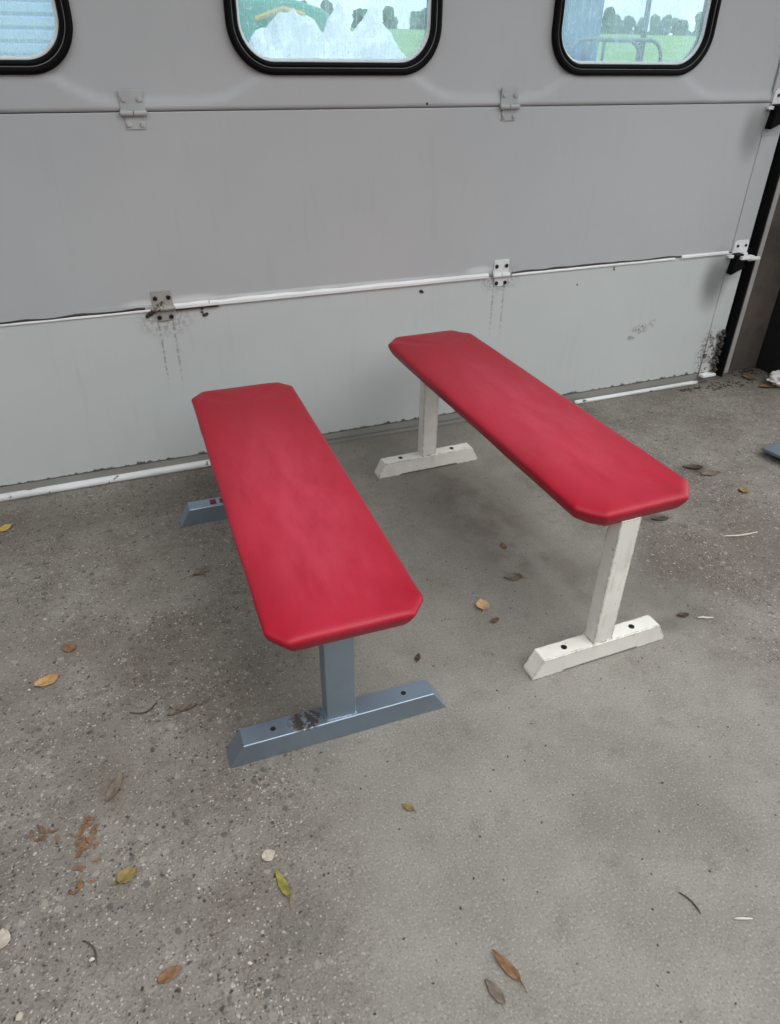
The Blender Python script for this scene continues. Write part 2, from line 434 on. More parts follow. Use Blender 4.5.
# windows: rubber gasket with a filler cord, double acrylic pane
def ring(bm, outs, closed=True):
    rows = [[bm.verts.new((x, y, z)) for (x, z) in pts] for pts, y in outs]
    n = len(rows[0])
    for r0, r1 in zip(rows, rows[1:]):
        for k in range(n): bm.faces.new((r0[k], r0[(k+1) % n], r1[(k+1) % n], r1[k]))
for cx in WINX:
    def RR(i): return rrect(cx, WZ, WHX-i, WHZ-i, WR-i*.9, 14)
    b = BM(); ring(b, [(RR(0), .004), (RR(.000), -.006), (RR(.003), -.011), (RR(.010), -.013), (RR(.016), -.011), (RR(.018), -.007), (RR(.018), .003)])
    w = obj('window_gasket', b, M['rubber'], door, smooth=True)
    b = BM(); ring(b, [(RR(.0165), .002), (RR(.0165), -.0075), (RR(.0178), -.0092), (RR(.0192), -.0075), (RR(.0192), .002)])
    obj('filler_cord', b, M['rubber_lip'], w, smooth=True)
    b = BM(); ring(b, [(RR(.0185), .003), (RR(.0188), -.006), (RR(.022), -.011), (RR(.028), -.010), (RR(.032), -.004), (RR(.033), .012), (RR(.033), .036), (RR(.0), .036)])
    obj('inner_bead', b, M['rubber'], w, smooth=True)
    b = BM(); pts = RR(.030); vs = [b.verts.new((x, .012, z)) for x, z in pts]; b.faces.new(vs)
    vs = [b.verts.new((x, .016, z)) for x, z in pts]; b.faces.new(vs[::-1])
    obj('window_pane', b, M['pane'], w)
    b = BM(); ring(b, [(RR(.0325), .004), (RR(.0345), .0035), (RR(.0395), .006), (RR(.041), .0115), (RR(.0325), .0117)])
    tspc = NT('pane_spacer'); sv = tspc.pos()
    obj('pane_spacer', b, plain('pane_spacer_white', (.80, .86, .87), .5, 0, .5, .05), w, smooth=True)

# hinges
def hinge(x, z, m, mb, bent=False, holes=False):
    h = empty('hinge', (x, 0, z), parent=door)
    b = BM()
    prism(b, [(-.032, .000), (-.030, .050), (.030, .050), (.032, .000)], 'y', -.0035, .0005)
    obj('upper_plate', b, m, h, bevel=.001)
    b = BM(); prism(b, [(-.024, -.044), (.028, -.044), (.028, -.004), (-.024, -.004)], 'y', -.0035, .0005)
    obj('lower_plate', b, m, h, bevel=.001)
    b = BM(); tube(b, [(-.034, -.008, -.004), (-.001, -.008, -.004)], .0078, 14); tube(b, [(.001, -.008, -.004), (.034, -.008, -.004)], .0078, 14)
    obj('hinge_barrel', b, m, h, smooth=False, bevel=.0008)
    b = BM(); tube(b, [(-.037, -.008, -.004), (.037, -.008, -.004)], .003, 10)
    obj('hinge_pin', b, M['galv'], h)
    for px, pz in ((-.020, .028), (.020, .028), (-.016, -.032), (.020, -.032)):
        b = BM(); tube(b, [(px, -.002, pz), (px, -.0065, pz), (px, -.0075, pz)], [.0075, .0075, .0055], 6)
        obj('bolt', b, mb, h)
hinge(.146, 1.118, M['painted_hinge'], M['painted_hinge'])
hinge(1.309, 1.120, M['painted_hinge'], M['painted_hinge'])
hinge(.139, .585, M['rusty'], M['bolt'])
hinge(1.337, .585, M['white'], M['bolt'])
hinge(-1.03, 1.118, M['painted_hinge'], M['painted_hinge'])
hinge(-1.03, .585, M['painted_hinge'], M['bolt'])
# dried dirt that clings below the rusty hinge
def clot(name, pts, m, par, sc=1.):
    b = BM()
    for (x, y, z, r) in pts:
        g = bmesh.ops.create_icosphere(b, subdivisions=2, radius=r, matrix=Matrix.Translation((x, y, z)) @ Matrix.Diagonal((1, .5, .8, 1)))
        for q in g['verts']: q.co += Vector((1, .4, 1))*.35*r*mnoise.noise(q.co*120)
    return obj(name, b, m, par, smooth=True)
clot('dirt_clot', [(.100, -.002, .569, .010), (.090, -.002, .562, .008), (.112, -.002, .574, .008)], M['darkrust'], door)
clot('dirt_clot', [(.257, -.002, .566, .005), (.256, -.002, .556, .005), (.262, -.002, .546, .007), (.270, -.002, .549, .006)], M['darkrust'], door)
clot('dirt_clot', [(1.02, -.002, .552, .006), (1.027, -.002, .548, .005)], M['darkrust'], door)
clot('dirt_clot', [(1.84, -.002, .566, .004), (1.842, -.002, .558, .004)], M['darkrust'], door)
clot('dirt_clot', [(1.68, -.002, .515, .0035)], M['darkrust'], door)
clot('dirt_clot', [(1.02, -.002, 1.127, .0045)], M['darkrust'], door)

# roller brackets at the edge: plate, folded flange, black roller, axle
def bracket(z):
    k = empty('roller_bracket', (2.452, 0, z), parent=door)
    b = BM(); prism(b, [(-.030, .012), (-.028, .052), (-.018, .062), (.040, .062), (.048, .052), (.048, .012)], 'y', -.005, -.0012)
    obj('bracket_plate', b, M['white'], k, bevel=.001)
    b = BM(); prism(b, [(-.052, -.004), (-.052, .004), (.045, .012), (.045, -.010)], 'y', -.016, -.0012)
    obj('bracket_flange', b, M['white'], k, bevel=.001)
    b = BM(); prism(b, [(-.026, .010), (.006, .014), (.022, -.030), (.036, -.042), (-.034, -.070)], 'y', -.034, -.0016)
    obj('roller_carrier', b, M['rubber'], k, bevel=.003)
    b = BM(); box(b, -.012, .055, -.046, -.020, -.008, .006)
    obj('carrier_arm', b, M['white'], k, bevel=.002)
    b = BM(); tube(b, [(.045, -.026, -.012), (.075, -.026, -.012), (.102, -.026, -.012)], .0085, 14)
    obj('roller_axle', b, M['white'], k, smooth=True)
    b = BM(); tube(b, [(.062, .030, .012), (.074, .030, .012), (.078, .030, .012)], [.022, .022, .017], 20)
    obj('roller', b, M['rubber'], k)
    b = BM(); prism(b, [(-.040, -.078), (-.040, -.090), (.044, -.090), (.044, -.078)], 'y', -.003, -.0012)
    obj('lower_tab', b, M['door'], k, bevel=.001)
    for px, pz in ((-.010, .040), (.032, .040)):
        b = BM(); tube(b, [(px, -.004, pz), (px, -.008, pz)], .006, 6); obj('bolt', b, M['bolt'], k)
bracket(.565); bracket(1.100)
# perforated foot plate at the lower corner with a rusty cable clamp
k = empty('corner_plate', (2.452, 0, .15), parent=door)
b = BM(); prism(b, [(-.034, -.10), (-.034, .07), (-.026, .10), (.012, .10), (.018, .07), (.018, -.10)], 'y', -.0045, -.0012)
obj('bracket_plate', b, M['dirtywhite'], k, bevel=.001)
for px, pz in ((-.022, .06), (0, .06), (-.022, .01), (0, .01), (-.022, -.04), (0, -.04)):
    b = BM(); tube(b, [(px, -.004, pz), (px, -.0065, pz)], .0055, 8); obj('bolt', b, M['galv'], k)
b = BM()
for q in range(16):
    a = q/16
    tube(b, [(.030+.008*math.sin(q*2.3), -.012-.004*math.cos(q*1.7), -.09+.19*a), (.036+.010*math.cos(q*1.9), -.018, -.08+.19*a)], .009-.003*(q % 3)/2, 7)
obj('cable_clamp', b, M['darkrust'], k, smooth=True)
b = BM(); box(b, -.034, .040, -.030, -.001, -.112, -.100); obj('plate_foot', b, M['white'], k, bevel=.002)

# vertical track in the dark slot
tr = empty('door_track', (2.555, DY+.05, 0))
tag(tr, 'dark steel vertical roller track in the slot beside the door', 'track', kind='structure')
b = BM(); prism(b, [(-.030, -.018), (-.024, -.018), (-.024, .030), (.030, .030), (.030, -.030), (.036, -.030), (.036, .036), (-.030, .036)], 'z', .0, 2.28)
obj('rail', b, M['track'], tr, bevel=.001)
b = BM(); prism(b, [(-.047, .0), (-.040, -.014), (-.034, -.014), (-.034, .03), (-.047, .03)], 'z', .03, 2.25)
obj('rubber_seal', b, M['rubber'], tr)
b = BM(); box(b, -.05, .095, .045, .06, 0, 2.28)
obj('back_plate', b, M['dark'], tr)

# ------------------------------------------------------------------ benches
def pad_outline(a, bb, c, r=.007):
    """rectangle half sizes a (x), bb (y) with chamfered, slightly rounded corners"""
    cx, cy = c
    V = [(a, -bb+cy), (a, bb-cy), (a-cx, bb), (-a+cx, bb), (-a, bb-cy), (-a, -bb+cy), (-a+cx, -bb), (a-cx, -bb)]
    pts = []
    n = len(V)
    for i in range(n):
        p0, p, p1 = Vector(V[i-1]), Vector(V[i]), Vector(V[(i+1) % n])
        d0 = (p0-p).normalized(); d1 = (p1-p).normalized()
        rr = min(r, (p0-p).length*.45, (p1-p).length*.45)
        A = p+d0*rr; B = p+d1*rr
        for k in range(6):
            t = k/5
            pts.append(A*(1-t)**2 + p*2*t*(1-t) + B*t*t)
        nxt = p1 + (p-p1).normalized()*min(r, (p1-p).length*.45, (Vector(V[(i+2) % n])-p1).length*.45)
        seg = (nxt-B).length; m = int(seg/.022)
        for k in range(1, m): pts.append(B.lerp(nxt, k/m))
    return pts
def make_pad(L, W, H, name, par, seed, chamfer, shift):
    a, bb = L/2, W/2
    b = BM()
    prof = [(.038, -.0480), (.024, -.0478), (.0178, -.0462), (.0140, -.0425), (.0098, -.0362), (.0058, -.0290), (.0025, -.0215), (.0006, -.0160), (.0, -.0120), (.0010, -.0082), (.0036, -.0051), (.0085, -.0027), (.0165, -.0010), (.03, .0001), (.052, .0010), (.08, .0015)]
    base = pad_outline(a, bb, chamfer)
    rows = []
    for ins, z in prof:
        sx = (a-ins)/a; sy = (bb-ins)/bb
        row = []
        for p in base:
            x, y = p.x*sx, p.y*sy
            # folds gathered under the cut corners
            cor = max(0, 1-math.hypot(abs(p.x)-(a-.019), abs(p.y)-(bb-.020))/.040)
            ang = math.atan2(abs(p.y)-(bb-.06), abs(p.x)-(a-.06))
            fold = cor*(.0045*max(0, math.cos(ang*8+.4))-.001)*max(0, min(1, (-z-.004)/.03))
            dz = -.0025*cor*(1 if z > -.02 else .5)
            wob = .0016*mnoise.noise(Vector((x*9, y*9, z*30+seed)))
            l = math.hypot(x, y) or 1
            q = Vector((x + x/l*fold, y + (1 if y > 0 else -1)*(fold+wob), z+dz+.0012*mnoise.noise(Vector((x*5, y*8, seed)))))
            row.append(b.verts.new(q))
        rows.append(row)
    n = len(base)
    for r0, r1 in zip(rows, rows[1:]):
        for k in range(n): b.faces.new((r0[k], r0[(k+1) % n], r1[(k+1) % n], r1[k]))
    # crown: strips across to the centre line
    top = rows[-1]; cen = []
    mids = {}
    for v in top:
        key = round(v.co.x, 4)
    c1 = [b.verts.new((v.co.x*.96, v.co.y*.45, .0024)) for v in top]
    for k in range(n): b.faces.new((top[k], top[(k+1) % n], c1[(k+1) % n], c1[k]))
    c2 = [b.verts.new((v.co.x*.96, v.co.y*.02, .0028)) for v in c1]
    for k in range(n): b.faces.new((c1[k], c1[(k+1) % n], c2[(k+1) % n], c2[k]))
    b.faces.new(c2)
    b.faces.new(rows[0][::-1])
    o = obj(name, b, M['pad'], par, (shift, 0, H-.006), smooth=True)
    b = BM(); box(b, -a+.10, a-.10, -bb+.075, bb-.075, -.058, -.0482)
    obj('pad_board', b, M['underside'], o)
    return o

def make_foot(par, a, B, Bt, dp, hb, lat, m, bolts, mb, r, notch, hole):
    """sled foot lying across the bench (local y = across, + to the left); local x along"""
    f_b = BM()
    e = B/2; s = Bt/2
    if notch:
        out = [(-e, 0), (-e+.085, 0), (-e+.088, .004), (e-.088, .004), (e-.085, 0), (e, 0), (e-.001, .010), (s, hb), (-s, hb), (-e+.001, .010)]
    else:
        out = [(-e, 0), (e, 0), (s, hb), (-s, hb)]
    prism(f_b, out, 'x', -dp/2, dp/2)
    # outline was (y,z): orient across
    o = obj('foot', f_b, m, par, (a, lat, 0), bevel=.0016, seg=1)
    for q in bolts:
        b = BM(); tube(b, [(0, q-lat, hb-.004), (0, q-lat, hb+hole[0]), (0, q-lat, hb+hole[0]+.0006)], [hole[1], hole[1], hole[1]*.6], 14)
        obj(hole[2], b, mb, o)
    return o

def make_bench(name, label, loc, th, L, W, H, hb, B, Bt, dp, near, far, lat, post, frame_near, frame_far, bolts, mb, hole, notch, chamfer, shift):
    # local +x points from the viewer's end to the door end, local +y across
    e = empty(name, (*loc, 0), th)
    tag(e, label, 'bench', 'flat red training benches')
    make_pad(L, W, H, 'seat_pad', e, len(label), chamfer, shift)
    for a, fm, bl in ((-near, frame_near, bolts[0]), (far, frame_far, bolts[1])):
        make_foot(e, a, B, Bt, dp, hb, -lat, fm, bl, mb, 0, notch, hole)
        b = BM(); box(b, -post[1]/2+.005, post[1]/2, -post[0]/2, post[0]/2, hb-.001, H-.047)
        o = obj('post', b, frame_far, e, (a, -lat, 0), bevel=.0016, seg=1)
        b = BM(); tube(b, [(-post[1]/2+.005, -post[0]/2, hb), (-post[1]/2+.005, post[0]/2, hb), (post[1]/2, post[0]/2, hb), (post[1]/2, -post[0]/2, hb), (-post[1]/2+.005, -post[0]/2, hb)], .0028, 8)
        obj('weld', b, frame_far, o, smooth=True)
    return e

wb = make_bench('bench', 'red padded flat bench on cream white painted legs', (.9781, 1.5714), 1.5836, 1.174, .310, .4632, .0569,
                .3917, .340, .0452, .5701, .4479, -.0291, (.055, .045), M['white_frame'], M['white_frame'],
                ((.13, -.07), (.133, -.068)), M['bolt'], (.0015, .0075, 'bolt'), True, (.052, .046), -.011)
gb = make_bench('bench', 'red padded flat bench on grey painted legs', (.3028, 1.4986), 1.5495, 1.160, .311, .3968, .0569,
                .496, .4268, .0494, .4925, .4536, -.0054, (.064, .048), M['grey_worn'], M['grey_frame'],
                ((.152, -.144), (-.144,)), M['hole'], (.0003, .006, 'bolt_hole'), False, (.040, .034), -.014)
# the red tape squares on the door-side foot of the grey bench
ff = [c for c in gb.children if c.name.startswith('foot')][1]
for y0, y1 in ((.127, .146), (.092, .115)):
    b = BM(); box(b, -.012, .012, y0, y1, .0565, .0590)
    obj('red_mark', b, M['redpaint'], ff)

# ------------------------------------------------------------------ things on the floor
LM = dict(tan=mat_leaf('tan_leaf', (.34, .19, .075), (.46, .29, .13)), bright=mat_leaf('bright_tan_leaf', (.50, .31, .15), (.62, .42, .24)), brown=mat_leaf('brown_leaf', (.12, .07, .04), (.20, .125, .075)),
          rust=mat_leaf('rust_leaf', (.15, .078, .04), (.24, .135, .072)), olive=mat_leaf('olive_leaf', (.17, .125, .045), (.26, .20, .08)),
          yellow=mat_leaf('yellow_leaf', (.40, .29, .06), (.48, .36, .12)), dark=mat_leaf('dark_leaf', (.045, .032, .025), (.10, .075, .055)),
          green=mat_leaf('green_yellow_leaf', (.16, .15, .03), (.30, .25, .06)), straw=mat_leaf('straw', (.48, .45, .38), (.60, .57, .50)),
          chip=mat_leaf('pale_chip', (.36, .32, .26), (.48, .44, .37)), dull=mat_leaf('dull_leaf', (.12, .095, .072), (.19, .155, .122)))
def leaf(x, y, L, W, rot, m, label, curl=.25, name='leaf', stem=True, lobes=0, seed=0, cat='leaf', group=None):
    e = empty(name, (x, y, .001), rot); tag(e, label, cat, group)
    b = BM(); n, k = 14, 4; rows = []
    rnd = random.Random(seed*31+int(x*1000))
    for i in range(n+1):
        t = i/n; px = (t-.5)*L
        w = W/2*math.sin(PI*min(1, t**.8))**.75
        if lobes: w *= 1-.55*abs(math.sin(PI*lobes*t))*(t < .93)
        w = max(w, W*.015)
        row = []
        for j in range(-k, k+1):
            s = j/k
            lift = curl*L*(.35*(t-.5)**2 + .22*abs(s)**1.6*(.5+.5*math.sin(3*t+seed))) + .0025*(1+mnoise.noise(Vector((t*5, s*2, seed+x))))
            row.append(b.verts.new((px, s*w + .06*W*mnoise.noise(Vector((t*7, s, seed))), max(.0005, lift - .0012*(1-abs(s))))))
        rows.append(row)
    for r0, r1 in zip(rows, rows[1:]):
        for j in range(2*k): b.faces.new((r0[j], r0[j+1], r1[j+1], r1[j]))
    bl = obj('leaf_blade', b, m, e, smooth=True)
    sm = bl.modifiers.new('thick', 'SOLIDIFY'); sm.thickness = .0008
    if stem:
        b = BM(); tube(b, [(-.48*L, 0, .002), (-.62*L, .03*L, .003), (-.78*L, .08*L, .0015)], [.0012, .001, .0007], 6)
        obj('leaf_stem', b, m, e, smooth=True)
    return e
R = math.radians
leaf(.775, 1.262, .048, .036, R(70), LM['bright'], 'bright tan curled leaf on the smooth concrete between the two benches', .5, seed=1)
leaf(.915, 1.340, .050, .032, R(160), LM['dull'], 'pinkish tan crumpled leaf near the cream bench shadow', .3, seed=2)
leaf(.779, 1.196, .028, .016, R(10), LM['brown'], 'small dark brown leaf scrap just in front of the bright tan leaf', .4, seed=3, stem=False)
leaf(.965, 1.485, .026, .018, R(90), LM['brown'], 'tiny brown leaf with pale stalk under the cream bench', .3, seed=4)
leaf(-.322, 1.383, .056, .036, R(200), LM['tan'], 'tan brown leaf with dark stem on the rough concrete beside the grey bench', .3, seed=5)
leaf(-.270, 1.484, .036, .030, R(100), LM['rust'], 'faded rust leaf behind the tan brown leaf', .2, seed=6)
leaf(-.177, .823, .040, .028, R(20), LM['olive'], 'ochre crumpled leaf next to the rusty leaf litter', .6, seed=7)
leaf(-.188, 1.025, .070, .022, R(60), LM['dull'], 'long flattened brown leaf pressed into the rough concrete', .1, seed=8, stem=False)
leaf(.082, .708, .062, .016, R(100), LM['green'], 'narrow yellow green leaf in front of the grey bench', .4, seed=9)
leaf(.071, .771, .026, .024, R(15), LM['chip'], 'square cream leaf scrap beside the narrow yellow green leaf', .2, seed=10, stem=False)
leaf(.392, .444, .062, .017, R(110), LM['rust'], 'slender orange brown leaf alone on the smooth concrete', .25, seed=11)
leaf(.357, .417, .045, .018, R(105), LM['dull'], 'faded brown leaf beside the slender orange brown leaf', .1, seed=12, stem=False)
leaf(1.908, 1.481, .042, .034, R(40), LM['olive'], 'mustard yellow leaf on the rough concrete beside the cream bench', .35, seed=13)
leaf(1.852, 1.672, .070, .030, R(150), LM['dark'], 'blackened wet leaf lying beside the cream bench pad', .35, seed=14, stem=False)
leaf(1.880, 1.615, .075, .030, R(170), LM['dull'], 'dull brown flattened leaf next to the blackened wet leaf', .2, seed=15)
leaf(1.515, 1.440, .060, .024, R(165), LM['dark'], 'dark flat leaf under the front corner of the cream bench', .12, seed=16, stem=False)
leaf(-.454, 2.114, .042, .038, R(30), LM['yellow'], 'yellow leaf near the white bottom seal of the door', .35, seed=17)
leaf(-.381, .785, .034, .028, R(80), LM['chip'], 'pale beige leaf scrap lying alone beyond the brown leaf crumbs, partly out of frame', .35, seed=18, stem=False)
leaf(-.125, .629, .040, .020, R(15), LM['rust'], 'light brown leaf nearest the camera on the rough concrete', .2, seed=19, stem=False)
leaf(.352, .770, .026, .014, R(130), LM['olive'], 'small olive leaf on the smooth concrete in front of the grey foot', .25, seed=20)
leaf(.090, 1.683, .062, .050, R(25), LM['dull'], 'lobed grey brown leaf on the rough concrete by the grey bench', .2, lobes=3, seed=21)
leaf(.534, 1.143, .024, .014, R(60), LM['dark'], 'black leaf scrap beside the grey bench foot', .6, seed=22)
leaf(1.262, 1.036, .034, .018, R(170), LM['dark'], 'black leaf scrap beside the cream bench foot', .5, seed=23, stem=False)
leaf(2.690, 2.262, .060, .040, R(120), LM['brown'], 'dark brown leaf by the foot of the brown wall', .5, seed=24)
leaf(2.690, 2.150, .075, .036, R(160), LM['rust'], 'orange brown leaf leaning on the crumpled white paper', .4, seed=25)
leaf(-.038, 1.184, .060, .018, R(20), LM['dull'], 'thin brown leaf on the rough concrete beside the grey foot', .15, seed=26, stem=False)
# rust-coloured crumbled leaf litter
def litter(name, x, y, sx, sy, n, m, label, seed, cat='leaf litter', kind='stuff', size=.0095):
    rnd = random.Random(seed); b = BM()
    for i in range(n):
        px, py = rnd.gauss(0, sx), rnd.gauss(0, sy); s = size*rnd.uniform(.5, 1.2); a = rnd.uniform(0, 6.3)
        ti = rnd.uniform(-.5, .5)
        vs = []
        for (u, v, w) in ((-1, 0, 0), (-.3, .5, .25), (.4, .45, .1), (1, .05, .3), (.3, -.5, .12), (-.4, -.4, .3)):
            qx, qy = u*s, v*s*.7
            vs.append(b.verts.new((px+qx*math.cos(a)-qy*math.sin(a), py+qx*math.sin(a)+qy*math.cos(a), .0015+w*s*.6+max(0, ti*u*s*.5))))
        b.faces.new(vs[:3]+[vs[3]]); b.faces.new([vs[0], vs[3], vs[4], vs[5]])
    o = obj(name, b, m, None, (x, y, 0))
    o.modifiers.new('thick', 'SOLIDIFY').thickness = .0008
    tag(o, label, cat, kind=kind); return o
litter('leaf_litter', -.250, .925, .011, .026, 34, LM['rust'], 'clump of crumbled rust brown leaf on the rough concrete', 3)
litter('leaf_litter', -.318, .958, .013, .012, 12, LM['brown'], 'smaller brown leaf crumbs beside the rust brown clump', 4)
litter('leaf_litter', -.258, .840, .010, .012, 7, LM['rust'], 'few orange leaf crumbs in front of the rust brown clump', 5)
litter('dirt', 2.55, 2.235, .11, .018, 55, LM['dark'], 'black dirt and leaf crumbs under the door corner', 6, 'dirt', size=.008)
litter('dirt', 2.76, 2.325, .05, .025, 45, LM['dark'], 'dark leaf dirt along the foot of the brown wall', 7, 'dirt', size=.010)
litter('dirt', 2.37, 2.255, .05, .008, 26, mat_leaf('moss', (.05, .06, .03), (.09, .09, .05)), 'mossy dirt under the white bottom seal', 8, 'dirt', size=.010)
# sticks, straws
def stick(x0, y0, x1, y1, r, m, label, name='twig', bend=.06, seed=0, cat='twig'):
    b = BM(); L = math.hypot(x1-x0, y1-y0); pts = []; rs = []
    nx, ny = -(y1-y0)/L, (x1-x0)/L
    for i in range(9):
        t = i/8; w = bend*L*math.sin(PI*t) + .02*L*mnoise.noise(Vector((t*4, seed, 0)))
        pts.append((x0+(x1-x0)*t+nx*w - x0, y0+(y1-y0)*t+ny*w - y0, r+.001*abs(math.sin(5*t)))); rs.append(r*(.35+.65*math.sin(PI*(.12+.8*t))))
    o = obj(name, b if tube(b, pts, rs, 7) is None else b, m, None, (x0, y0, 0), smooth=True)
    return tag(o, label, cat)
stick(1.632, 1.289, 1.752, 1.268, .003, LM['straw'], 'pale dry straw stalk on the rough concrete past the cream bench', 'straw', -.05, 1, 'straw')
stick(1.290, 1.014, 1.330, .998, .003, LM['straw'], 'short pale splinter beside the cream bench foot', 'splinter', .02, 2, 'splinter')
stick(.742, .440, .752, .395, .0016, LM['dark'], 'thin dark twig on the smooth concrete', 'twig', .12, 3)
stick(.800, .368, .830, .356, .0022, LM['straw'], 'tiny pale splinter near the thin dark twig', 'splinter', .02, 4, 'splinter')
stick(-.255, .735, -.235, .690, .0017, LM['dark'], 'dark bent twig in front of the rust brown leaf clump', 'twig', .15, 5)
stick(-.060, 1.200, .0, 1.185, .0022, LM['dark'], 'dark twig beside the thin brown leaf', 'twig', -.25, 6)
stick(-.145, 1.215, -.085, 1.225, .002, LM['dark'], 'curved dark twig on the rough concrete farther from the grey foot', 'twig', -.28, 7)
stick(.60, 1.94, .64, 1.93, .0025, LM['dark'], 'short dark twig between the far ends of the benches', 'twig', .1, 8)
# loose pale stone chips
def chipmesh(seed):
    rnd = random.Random(seed); b = BM()
    bmesh.ops.create_icosphere(b, subdivisions=2, radius=1)
    for v in b.verts:
        v.co = Vector((v.co.x, v.co.y*.75, max(-.35, v.co.z*.5)))*(1+.35*mnoise.noise(v.co*1.6+Vector((seed, 0, 0))))
    return b
for i, (x, y, s, mm) in enumerate([(-.242, .699, .007, 'straw'), (-.349, .652, .012, 'chip'), (.0, .60, .006, 'straw'), (.005, .625, .004, 'straw'), (-.11, .80, .005, 'chip'),
                                   (-.33, 1.62, .008, 'chip'), (-.20, 1.72, .006, 'chip'), (-.36, 1.37, .006, 'straw'), (.09, .69, .004, 'straw'), (-.06, .755, .005, 'straw'),
                                   (-.335, .93, .007, 'chip'), (-.02, .68, .005, 'straw')]):
    b = chipmesh(i+2)
    o = obj('stone_chip', b, LM[mm], None, (x, y, s*.18), (0, 0, i*1.3), smooth=False); o.scale = (s*.62, s*.62, s*.62)
    tag(o, 'small pale stone chip loose on the rough concrete on the grey bench side', 'stone', 'pale stone chips on the floor')
for i, (x, y, s) in enumerate([(1.955, 1.60, .008), (1.985, 1.565, .009), (2.02, 1.60, .006), (1.74, 1.82, .007), (1.80, 1.88, .006)]):
    b = chipmesh(i+22)
    o = obj('stone_chip', b, LM['chip'], None, (x, y, s*.18), (0, 0, i*1.7)); o.scale = (s*.62, s*.62, s*.62)
    tag(o, 'pale stone chip on the rough concrete between cream bench and blue grey plate', 'stone', 'pale stone chips past the cream bench')
# crumpled white paper by the black wall
b = BM(); bmesh.ops.create_icosphere(b, subdivisions=4, radius=.055)
for v in b.verts:
    d = v.co.normalized()
    k = 1 + .35*mnoise.noise(d*2.2) - .25*abs(mnoise.noise(d*4.5+Vector((3, 1, 2))))
    v.co = Vector((v.co.x*1.25, v.co.y, v.co.z*.62))*k
mz = min(v.co.z for v in b.verts)
o = obj('crumpled_paper', b, plain('white_paper', (.72, .71, .67), .8, var=.08), None, (2.775, 2.145, -mz+.0005), smooth=False)
tag(o, 'crumpled white paper lying by the black side wall', 'paper')
# blue-grey raised steel plate reaching in from outside the frame
e = empty('steel_plate', (2.155, 1.66, 0)); tag(e, 'blue grey raised steel plate on the floor past the cream bench', 'plate')
b = BM(); box(b, 0, .46, -.42, 0, .022, .036); obj('plate_top', b, M['plate'], e, rot=(0, 0, R(10)), bevel=.004, seg=3)
b = BM(); box(b, .04, .42, -.38, -.03, 0, .022); obj('plate_base', b, M['plateedge'], e, rot=(0, 0, R(10)))

# ------------------------------------------------------------------ outside, seen through the hazy windows
tf = NT('meadow'); v = tf.pos(); n = tf.noise(v, .35, 5)
mf = tf.bsdf(tf.mix(tf.ramp(n, .3, .7), (.20, .34, .10), (.32, .44, .18)), .95, 0, .1)
b = BM(); nX, nY = 24, 24
V = {}
for i in range(nX+1):
    for j in range(nY+1):
        y = 2.62 + 217*(j/nY)**1.6; x = -120 + 300*i/nX
        V[i, j] = b.verts.new((x, y, -.03 + max(0, y-10)*.0395*max(0.6, min(1, (130-y)/60+.9)) if y < 260 else 4))
for i in range(nX):
    for j in range(nY): b.faces.new((V[i, j], V[i+1, j], V[i+1, j+1], V[i, j+1]))
tag(obj('field', b, mf), 'green rising meadow outside beyond the door', 'field', kind='structure')
MT = [mat_leaf('tree_green', (.05, .10, .05), (.11, .18, .09), .6), mat_leaf('tree_blue_green', (.06, .11, .08), (.12, .19, .13), .6)]
MB = plain('bark', (.09, .07, .055), .9)
protos = []
for s in range(4):
    rnd = random.Random(s+40); bc = BM()
    for q in range(13):
        a = rnd.uniform(0, 6.3); r = rnd.uniform(0, 1.25); z = 1.2+rnd.uniform(0, 2.9)
        g = bmesh.ops.create_icosphere(bc, subdivisions=2, radius=rnd.uniform(.55, .95), matrix=Matrix.Translation((r*math.cos(a), r*math.sin(a), z)))
        for vv in g['verts']: vv.co += vv.normal*.0 + Vector((mnoise.noise(vv.co*2), mnoise.noise(vv.co*2+Vector((9, 0, 0))), mnoise.noise(vv.co*2+Vector((0, 9, 0)))))*.35
    mc = bpy.data.meshes.new('crown'); bmesh.ops.recalc_face_normals(bc, faces=bc.faces[:]); bc.to_mesh(mc); bc.free(); mc.materials.append(MT[s % 2])
    bt = BM(); tube(bt, [(0, 0, -.2), (.03, 0, 1), (0, .05, 2.4)], [.22, .16, .08], 9)
    mt = bpy.data.meshes.new('trunk'); bt.to_mesh(mt); bt.free(); mt.materials.append(MB)
    protos.append((mc, mt))
rnd = random.Random(5)
for i in range(44):
    x = 17 + i*2.35 + rnd.uniform(-.3, .3); y = 116 + 6.5*(i % 2)
    e = empty('tree', (x, y, 3.1), rnd.uniform(0, 6)); k = rnd.uniform(.78, .95); e.scale = (k, k, k*rnd.uniform(.85, 1.05))
    tag(e, 'distant leafy tree in the hazy row behind the meadow', 'tree', 'row of trees beyond the meadow')
    mc, mt = protos[i % 4]
    for nm, me in (('crown', mc), ('trunk', mt)):
        o = bpy.data.objects.new(nm, me); COL.objects.link(o); o.parent = e
